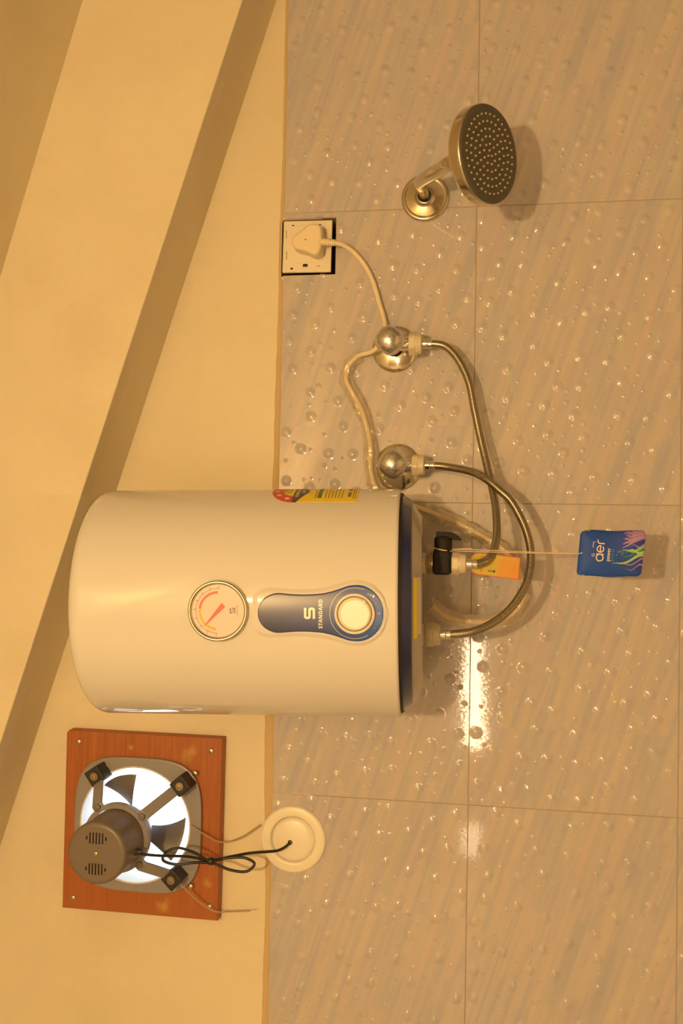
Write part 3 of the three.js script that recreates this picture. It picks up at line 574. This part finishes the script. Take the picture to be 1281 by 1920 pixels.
angleValve('chrome angle valve next to the side of the white water heater', 0.0530, 1.9136);

// ------------------------------------------------------------------ braided hoses
const braid = canvasTexture(64, 64, (g, W) => {
  g.fillStyle = '#404040'; g.fillRect(0, 0, W, W); g.lineWidth = 13;
  for (let k = -1; k <= 2; k++) { g.strokeStyle = '#c8c8c8'; g.beginPath(); g.moveTo(k * 32 - 20, 0 - 10); g.lineTo(k * 32 + 54, 64 + 10); g.stroke(); }
  for (let k = -1; k <= 3; k++) { g.strokeStyle = 'rgba(240,240,240,0.75)'; g.beginPath(); g.moveTo(k * 32 + 20, -10); g.lineTo(k * 32 - 54, 74); g.stroke(); }
}, false);
function hose(label, pts, nuts) {
  const o = pts[pts.length - 1];
  const t = thing('braided_hose', label, 'hose', o, 'braided water hoses');
  const rel = pts.map((p) => V(p[0] - o[0], p[1] - o[1], p[2] - o[2]));
  const c = new THREE.CatmullRomCurve3(rel, false, 'centripetal'), len = c.getLength();
  const b = braid.clone(); b.repeat.set(len / 0.006, 3); b.needsUpdate = true;
  part(t, 'braid', new THREE.TubeGeometry(c, 320, 0.0056, 18), mat(lin(0.38, 0.345, 0.27), 0.28, 1, { bumpMap: b, bumpScale: 0.0004 }), 'braided steel sleeve');
  for (const [i, j, at, r, h] of nuts) {
    const dir = rel[j].clone().sub(rel[i]).normalize();
    const f = rel[i].clone().addScaledVector(dir, at + h - 0.001);
    part(t, 'ferrule', orient(turned([[0.0048, 0], [0.0066, 0.0002], [0.0068, 0.008], [0.0062, 0.0088], [0.0068, 0.0096], [0.0066, 0.0150], [0.0054, 0.0158]], 28), f, f.clone().add(dir)), CHROME);
    const a = rel[i].clone().addScaledVector(dir, at);
    const nut = part(t, 'coupling_nut', orient(hexNut(r, h * 0.55, 0.0016), a, a.clone().add(dir)), NUT_PLASTIC, 'cream plastic coupling nut');
    part(nut, 'nut_collar', orient(turned([[r * 0.6, h * 0.5], [r * 1.0, h * 0.5], [r * 1.02, h * 0.6], [r * 0.96, h * 0.95], [r * 0.85, h], [0.005, h]], 12), a, a.clone().add(dir)), NUT_PLASTIC);
  }
}
hose('braided hose sweeping from the farther angle valve to the black safety valve',
  [[-0.0881, 1.8000, 0.1630], [-0.0881, 1.7870, 0.1630], [-0.0841, 1.7752, 0.1580], [-0.0761, 1.7670, 0.1480], [-0.0550, 1.7614, 0.1250], [-0.0206, 1.7624, 0.1000], [0.0107, 1.7676, 0.0780], [0.0548, 1.7783, 0.0600], [0.0945, 1.7882, 0.0540], [0.1350, 1.7973, 0.0520], [0.1742, 1.8057, 0.0500], [0.1984, 1.8162, 0.0480], [0.2180, 1.8292, 0.0460], [0.2300, 1.8436, 0.0440], [0.2332, 1.8596, 0.0430], [0.2334, 1.8771, 0.0430]],
  [[15, 14, -0.018, 0.0160, 0.0195], [0, 1, -0.0195, 0.0138, 0.0195]]);
hose('braided hose looping from the nearer angle valve round to the heater outlet',
  [[-0.1838, 1.8347, 0.1630], [-0.1831, 1.8183, 0.1630], [-0.1786, 1.7894, 0.1600], [-0.1649, 1.7608, 0.1500], [-0.1427, 1.7367, 0.1380], [-0.1132, 1.7199, 0.1250], [-0.0835, 1.7141, 0.1130], [-0.0578, 1.7165, 0.1050], [-0.0304, 1.7255, 0.0990], [0.0011, 1.7436, 0.0930], [0.0141, 1.7576, 0.0900], [0.0311, 1.7780, 0.0820], [0.0424, 1.7990, 0.0640], [0.0500, 1.8306, 0.0480], [0.0526, 1.8505, 0.0440], [0.0530, 1.8702, 0.0430]],
  [[15, 14, -0.017, 0.0152, 0.0185], [0, 1, -0.0185, 0.0148, 0.0195]]);

// ------------------------------------------------------------------ safety valve under the heater
{
  const t = thing('safety_valve', 'black plastic safety valve with a lever under the water heater', 'valve', [-0.0881, 1.8319, 0.163]);
  part(t, 'threaded_collar', orient(turned([[0.008, 0], [0.0150, 0.0002], [0.0153, 0.0010], [0.0153, 0.0024], [0.0140, 0.0028], [0.0140, 0.0036], [0.0153, 0.0040], [0.0153, 0.0058], [0.0118, 0.0062], [0.0118, 0.010], [0.009, 0.010]], 36), V(0, 0.0213, 0), V(0, 0, 0)), mat(lin(0.42, 0.33, 0.20), 0.35, 1), 'metal threaded collar');
  const B = mat(lin(0.020, 0.018, 0.016), 0.62, 0, { specularIntensity: 0.5 });
  part(t, 'valve_body', mergeGeometries([
    new RoundedBoxGeometry(0.034, 0.0245, 0.029, 4, 0.005).translate(0.0015, 0.0005, 0),
    orient(lathe([[0.0118, 0.0], [0.0122, 0.030], [0.0118, 0.0335], [0.0095, 0.0365], [0.006, 0.037]], 40), V(0.0, -0.0005, 0), V(1, -0.0005, 0)),
    orient(turned([[0.0105, 0.010], [0.0105, 0.016]], 32), V(0, 0, 0), V(0, -1, 0))]), B);
  const s = new THREE.Shape();
  s.moveTo(0.034, 0.0085); s.lineTo(0.0425, 0.0085); s.lineTo(0.0418, -0.010); s.quadraticCurveTo(0.0395, -0.019, 0.0332, -0.0245); s.lineTo(0.0308, -0.0242); s.quadraticCurveTo(0.0318, -0.018, 0.0316, -0.0145); s.lineTo(0.034, -0.010); s.closePath();
  part(t, 'lever', new THREE.ExtrudeGeometry(s, { depth: 0.013, bevelEnabled: true, bevelSize: 0.001, bevelThickness: 0.0015, bevelOffset: -0.001, bevelSegments: 2 }).translate(0, 0, -0.0065), B, 'black beak-shaped release lever');
}
{
  const t = thing('warning_tag', 'yellow warning tag with red border hanging behind the braided hose', 'tag', [-0.0865, 1.7985, 0.1465]);
  const s = new THREE.Shape(), w = 0.0300, h = 0.0700;
  s.moveTo(-w / 2, -h); s.lineTo(w / 2, -h + 0.001); s.lineTo(w / 2, -0.016); s.bezierCurveTo(w / 2, -0.006, w / 5, 0, 0, 0.001); s.bezierCurveTo(-w / 5, 0, -w / 2, -0.006, -w / 2, -0.016); s.closePath();
  const art = canvasTexture(360, 840, (g, W, H) => {
    const X = (x) => (x / w + 0.5) * W, Y = (y) => -y / h * H;
    g.fillStyle = '#d8401c'; g.fillRect(0, 0, W, H);
    const gr = g.createLinearGradient(0, 0, 0, H); gr.addColorStop(0, '#c0ba00'); gr.addColorStop(0.5, '#c2aa00'); gr.addColorStop(1, '#ca9600'); g.fillStyle = gr;
    g.beginPath(); g.moveTo(X(-w / 2) + 14, H - 18); g.lineTo(W - 14, H - 24); g.lineTo(W - 14, Y(-0.016)); g.bezierCurveTo(W - 14, Y(-0.008), X(w / 5), 16, W / 2, 14); g.bezierCurveTo(X(-w / 5), 16, 14, Y(-0.008), 14, Y(-0.016)); g.closePath(); g.fill();
    g.strokeStyle = '#d2401c'; g.lineWidth = 9; g.lineCap = 'round';
    for (let k = 0; k < 7; k++) { const x = 60 + k * 38, y = 236; g.beginPath(); g.moveTo(x, y); g.quadraticCurveTo(x + 10, y - 46 - (k % 3) * 14, x + 20, y - 4); g.quadraticCurveTo(x + 28, y + 14, x + 36, y - 8); g.stroke(); }
    g.fillStyle = '#3a2414'; g.beginPath(); g.arc(84, 432, 22, 0, 7); g.fill(); g.fillRect(78, 330, 14, 96); g.fillStyle = '#8a6a3a'; g.fillRect(68, 345, 34, 50);
    g.fillStyle = '#e2741a'; for (let k = 0; k < 13; k++) g.fillRect(40, 486 + k * 23, 270 - ((k * 53) % 70), 9);
  });
  art.wrapS = art.wrapT = THREE.ClampToEdgeWrapping;
  const g = new THREE.ExtrudeGeometry(s, { depth: 0.0008, bevelEnabled: false, curveSegments: 20 }), uv = g.attributes.uv, p = g.attributes.position;
  for (let i = 0; i < uv.count; i++) uv.setXY(i, p.getX(i) / w + 0.5, 1 + p.getY(i) / h);
  g.rotateZ(-0.10).rotateX(0.03);
  part(t, 'card', g, mat(0xffffff, 0.4, 0, { map: art }));
  part(t, 'tie', tube([[0, -0.004, 0.0012], [0.003, 0.006, 0.003], [-0.0016, 0.016, 0.006]], 0.0008, 20, 6), WHITE_PLASTIC);
}

// ------------------------------------------------------------------ air freshener on its string
const FR = { z: 0.150, c: [[-0.1014, 1.6551], [-0.0404, 1.6502], [-0.0397, 1.5661], [-0.1009, 1.5723]] };
{
  const t = thing('hanging_string', 'thin white string looped round the black safety valve holding the pouch', 'string', [-0.0735, 1.82, 0.176]);
  const r = (p) => V(p[0] + 0.0735, p[1] - 1.82, p[2] - 0.176), S = mat(lin(0.72, 0.62, 0.44), 0.7);
  const loop = []; for (let i = 0; i <= 20; i++) { const a = i / 20 * Math.PI * 2; loop.push(r([-0.0660 - 0.006 * Math.sin(a / 2), 1.8314 + 0.0135 * Math.cos(a), 0.163 + 0.0135 * Math.sin(a)])); }
  part(t, 'loop', tube(loop, 0.0009, 60, 6), S);
  part(t, 'strand', tube([[-0.0690, 1.8190, 0.1690], [-0.0710, 1.8130, 0.1785], [-0.0715, 1.7800, 0.1785], [-0.0720, 1.7150, 0.1700], [-0.0714, 1.6500, 0.1525]].map(r), 0.0006, 60, 6), S);
  part(t, 'strand', tube([[-0.0690, 1.8190, 0.1690], [-0.0690, 1.8130, 0.1770], [-0.0690, 1.7800, 0.1785], [-0.0706, 1.7150, 0.1705], [-0.0712, 1.6500, 0.1525]].map(r), 0.0006, 60, 6), S);
  part(t, 'tail', tube([[-0.0690, 1.8180, 0.1720], [-0.0680, 1.8050, 0.1765], [-0.0675, 1.7920, 0.1770]].map(r), 0.0007, 20, 6), S);
}
{
  const top = [-0.0712, 1.6528, FR.z];
  const t = thing('air_freshener', 'small blue air freshener pouch printed with seaweed and coral', 'air freshener', top);
  const art = canvasTexture(640, 880, (g, W, H) => {
    const gr = g.createLinearGradient(0, 0, W, H); gr.addColorStop(0, '#2458c4'); gr.addColorStop(0.55, '#2650b4'); gr.addColorStop(1, '#3f44b4'); g.fillStyle = gr; g.fillRect(0, 0, W, H);
    g.fillStyle = '#9fb86a'; g.fillRect(0, 0, 14, 110); g.fillRect(W - 14, 30, 14, 100);
    g.fillStyle = '#e8dcd0'; g.beginPath(); g.arc(W * 0.50, 40, 10, 0, 7); g.fill();
    // wordmark: a ring-topped "aer" with a small script word at its upper right
    g.strokeStyle = '#f0dccb'; g.lineWidth = 17; g.lineCap = 'round';
    const bx = 208, by = 290;
    g.beginPath(); g.arc(bx + 52, by, 46, 0, 7); g.stroke(); g.beginPath(); g.moveTo(bx + 100, by - 46); g.lineTo(bx + 100, by + 46); g.stroke();
    g.beginPath(); g.moveTo(bx + 132, by); g.lineTo(bx + 214, by); g.arc(bx + 172, by, 44, 0, Math.PI * 0.25, true); g.stroke();
    g.beginPath(); g.moveTo(bx + 248, by + 46); g.lineTo(bx + 248, by - 12); g.quadraticCurveTo(bx + 252, by - 46, bx + 292, by - 44); g.stroke();
    g.lineWidth = 7; g.beginPath(); g.arc(bx + 84, by - 92, 17, 0, 7); g.stroke();
    g.lineWidth = 6; g.beginPath(); g.moveTo(bx + 190, by - 92); g.quadraticCurveTo(bx + 200, by - 124, bx + 214, by - 96); g.quadraticCurveTo(bx + 226, by - 120, bx + 240, by - 94); g.quadraticCurveTo(bx + 252, by - 120, bx + 268, by - 98); g.lineTo(bx + 262, by - 70); g.stroke();
    g.fillStyle = '#f0dccb'; g.font = 'bold 66px sans-serif'; g.textAlign = 'left'; g.save(); g.translate(216, 428); g.scale(0.92, 1); g.fillText('power', 0, 0); g.restore();
    g.fillStyle = '#4f9c9a'; g.font = '62px sans-serif'; g.save(); g.translate(216, 478); g.scale(0.96, 1); g.fillText('pocket', 0, 0); g.restore();
    g.strokeStyle = '#8fa0cf'; g.lineWidth = 5; for (const [x, y, r] of [[350, 540, 15], [326, 590, 12], [306, 515, 6], [368, 880 - 70, 8]]) { g.beginPath(); g.arc(x, y, r, 0, 7); g.stroke(); }
    // coral, lower right
    g.lineCap = 'round';
    for (let k = 0; k < 15; k++) { const a = -2.75 + k * 0.125, x0 = 560 + k * 3, y0 = 880, l = 250 + 60 * Math.sin(k * 2.1); g.strokeStyle = k % 3 ? '#b48fc0' : '#9c80c4'; g.lineWidth = 15 - (k % 4) * 2; g.beginPath(); g.moveTo(x0 - 30 + k * 5, y0); g.quadraticCurveTo(x0 + l * 0.3 * Math.cos(a), y0 - l * 0.5, x0 + l * 0.62 * Math.cos(a) , y0 - l * 0.95); g.stroke(); g.beginPath(); g.moveTo(x0 + l * 0.4 * Math.cos(a), y0 - l * 0.6); g.lineTo(x0 + l * 0.4 * Math.cos(a) + 26, y0 - l * 0.86); g.stroke(); }
    // weed, wavy blades rising from the bottom
    const weed = (x, y1, w, c, ph, lean) => { g.fillStyle = c; g.beginPath(); const n = 30; for (let i = 0; i <= n; i++) { const f = i / n; g.lineTo(x + lean * f + 26 * Math.sin(f * 7 + ph) - w * (1 - f) * 0.5, H - f * y1); } for (let i = n; i >= 0; i--) { const f = i / n; g.lineTo(x + lean * f + 26 * Math.sin(f * 7 + ph) + w * (1 - f) * 0.5, H - f * y1); } g.closePath(); g.fill(); };
    weed(330, 330, 54, '#2f8f86', 0.3, -40); weed(290, 430, 62, '#a4cc86', 1.0, -130); weed(400, 340, 60, '#8cc48e', 2.0, -70); weed(350, 260, 46, '#b8d090', 3.2, -10); weed(230, 330, 30, '#a783b0', 1.6, -90); weed(150, 240, 24, '#b58bb4', 0.6, -60); weed(440, 200, 26, '#c69a9c', 2.5, -40);
  });
  art.wrapS = art.wrapT = THREE.ClampToEdgeWrapping;
  const nx = 24, ny = 32, P = [], U = [], I = [];
  for (const s of [1, -1]) for (let j = 0; j <= ny; j++) for (let i = 0; i <= nx; i++) {
    const u = i / nx, v = j / ny, c = FR.c, x = (c[0][0] * (1 - u) + c[1][0] * u) * (1 - v) + (c[3][0] * (1 - u) + c[2][0] * u) * v, y = (c[0][1] * (1 - u) + c[1][1] * u) * (1 - v) + (c[3][1] * (1 - u) + c[2][1] * u) * v;
    const e = Math.min(u, 1 - u, v * 1.4, (1 - v) * 1.4), fat = 0.0008 + 0.0048 * (1 - Math.exp(-e * 7)), rc = 0.05;
    let px = x, py = y;
    if (Math.abs(u - 0.5) > 0.5 - rc && Math.abs(v - 0.5) > 0.5 - rc * 0.7) { const k = 0.0016; px -= Math.sign(u - 0.5) * k * (Math.abs(u - 0.5) - 0.5 + rc) / rc; py += Math.sign(v - 0.5) * k * (Math.abs(v - 0.5) - 0.5 + rc * 0.7) / (rc * 0.7); }
    P.push(px - top[0] + 0.0007 * Math.sin(v * 9), py - top[1], s * fat + 0.0012 * Math.sin(v * 6 + u * 2)); U.push(u, 1 - v);
  }
  const n = (nx + 1) * (ny + 1);
  for (let j = 0; j < ny; j++) for (let i = 0; i < nx; i++) { const q = j * (nx + 1) + i; I.push(q, q + nx + 1, q + 1, q + 1, q + nx + 1, q + nx + 2, n + q, n + q + 1, n + q + nx + 1, n + q + 1, n + q + nx + 2, n + q + nx + 1); }
  const rim = []; for (let i = 0; i <= nx; i++) rim.push(i); for (let j = 1; j <= ny; j++) rim.push(j * (nx + 1) + nx); for (let i = nx - 1; i >= 0; i--) rim.push(ny * (nx + 1) + i); for (let j = ny - 1; j > 0; j--) rim.push(j * (nx + 1));
  rim.forEach((v, i) => { const u = rim[(i + 1) % rim.length]; I.push(v, u, v + n, u, u + n, v + n); });
  const g = new THREE.BufferGeometry(); g.setAttribute('position', new THREE.Float32BufferAttribute(P, 3)); g.setAttribute('uv', new THREE.Float32BufferAttribute(U, 2)); g.setIndex(I); g.computeVertexNormals();
  part(t, 'pouch', g, mat(lin(0.9, 0.9, 0.9), 0.55, 0, { map: art, specularIntensity: 0.6 }));
}

// ------------------------------------------------------------------ shower head on its arm
{
  const o = V(0.4655, 1.8788, 0);
  const t = thing('shower', 'chrome shower arm with a round grey rain head full of nozzles', 'shower head', o.toArray());
  const r = (x, y, z) => V(x - o.x, y - o.y, z);
  const CH = mat(lin(0.66, 0.61, 0.50), 0.14, 1);
  part(t, 'wall_flange', toZ(lathe([[0.0366, 0.0008], [0.0366, 0.0030], [0.0352, 0.0055], [0.0328, 0.0068], [0.0300, 0.0060], [0.0285, 0.0052], [0.0170, 0.0078], [0.0135, 0.0085], [0.0130, 0.0120], [0.0105, 0.0125]], 72), 0, 0, 0), CH, 'round wall flange');
  const n = V(-0.0585, -0.829, 0.556).normalize(), F = V(0.4522, 1.7767, 0.20), J = F.clone().addScaledVector(n, -0.058);
  const Jr = r(J.x, J.y, J.z);
  part(t, 'shower_arm', mergeGeometries([
    tube([V(0, 0, 0.004), V(0, 0, 0.062)], 0.0078, 8, 24),
    tube([V(0, 0.0003, 0.056), V(0, 0, 0.070), V(-0.0012, -0.0045, 0.084), V(-0.0045, -0.018, 0.112), V(-0.0075, -0.034, 0.138), Jr.clone().addScaledVector(n, -0.008), Jr], 0.0100, 90, 24)]), CH);
  const joint = part(t, 'swivel_joint', orient(lathe([[0.0, -0.003], [0.0118, -0.003], [0.0128, -0.001], [0.0128, 0.005], [0.0112, 0.0065], [0.0112, 0.008], [0.0132, 0.011], [0.0138, 0.016], [0.0128, 0.021], [0.012, 0.0225], [0.014, 0.026], [0.018, 0.030]], 40), Jr, Jr.clone().add(n)), CH);
  const Fr = r(F.x, F.y, F.z), R = 0.0645;
  const back = part(t, 'shower_head', orient(lathe([[0.014, -0.035], [0.022, -0.032], [0.040, -0.027], [0.055, -0.0222], [0.0617, -0.0195], [0.0642, -0.0165], [R, -0.014], [R + 0.0002, -0.004], [R, -0.0016], [R - 0.001, -0.0006]], 96), Fr, Fr.clone().add(n)), CH, 'chrome shower head shell');
  const face = part(t, 'spray_face', orient(lathe([[R - 0.001, -0.0008], [R - 0.0018, 0.0012], [R - 0.005, 0.0020], [0.050, 0.0012], [0.030, 0.0010], [0.0, 0.0010]], 96), Fr, Fr.clone().add(n)), mat(lin(0.085, 0.078, 0.066), 0.42), 'dark grey spray face');
  const ax = V(1, 0, 0).addScaledVector(n, -n.x).normalize(), ay = n.clone().cross(ax).normalize();
  const NZ = mat(lin(0.42, 0.34, 0.22), 0.5), ng = lathe([[0.0016, 0], [0.0014, 0.0014], [0.0008, 0.0022], [0.0, 0.0024]], 12);
  const rings = [[0.0510, 34], [0.0415, 28], [0.0320, 21], [0.0225, 15], [0.0130, 9], [0.0045, 3]];
  for (const [rr, k] of rings) for (let i = 0; i < k; i++) {
    const a = i / k * Math.PI * 2 + rr * 60, p = Fr.clone().addScaledVector(ax, rr * Math.cos(a)).addScaledVector(ay, rr * Math.sin(a)).addScaledVector(n, 0.0010);
    const m = part(face, 'nozzle', ng, NZ); m.position.copy(p); m.quaternion.setFromUnitVectors(V(0, 1, 0), n);
  }
}

scene.traverse((o) => { if (o.isMesh) { o.castShadow = true; o.receiveShadow = true; } });
renderer.render(scene, camera);
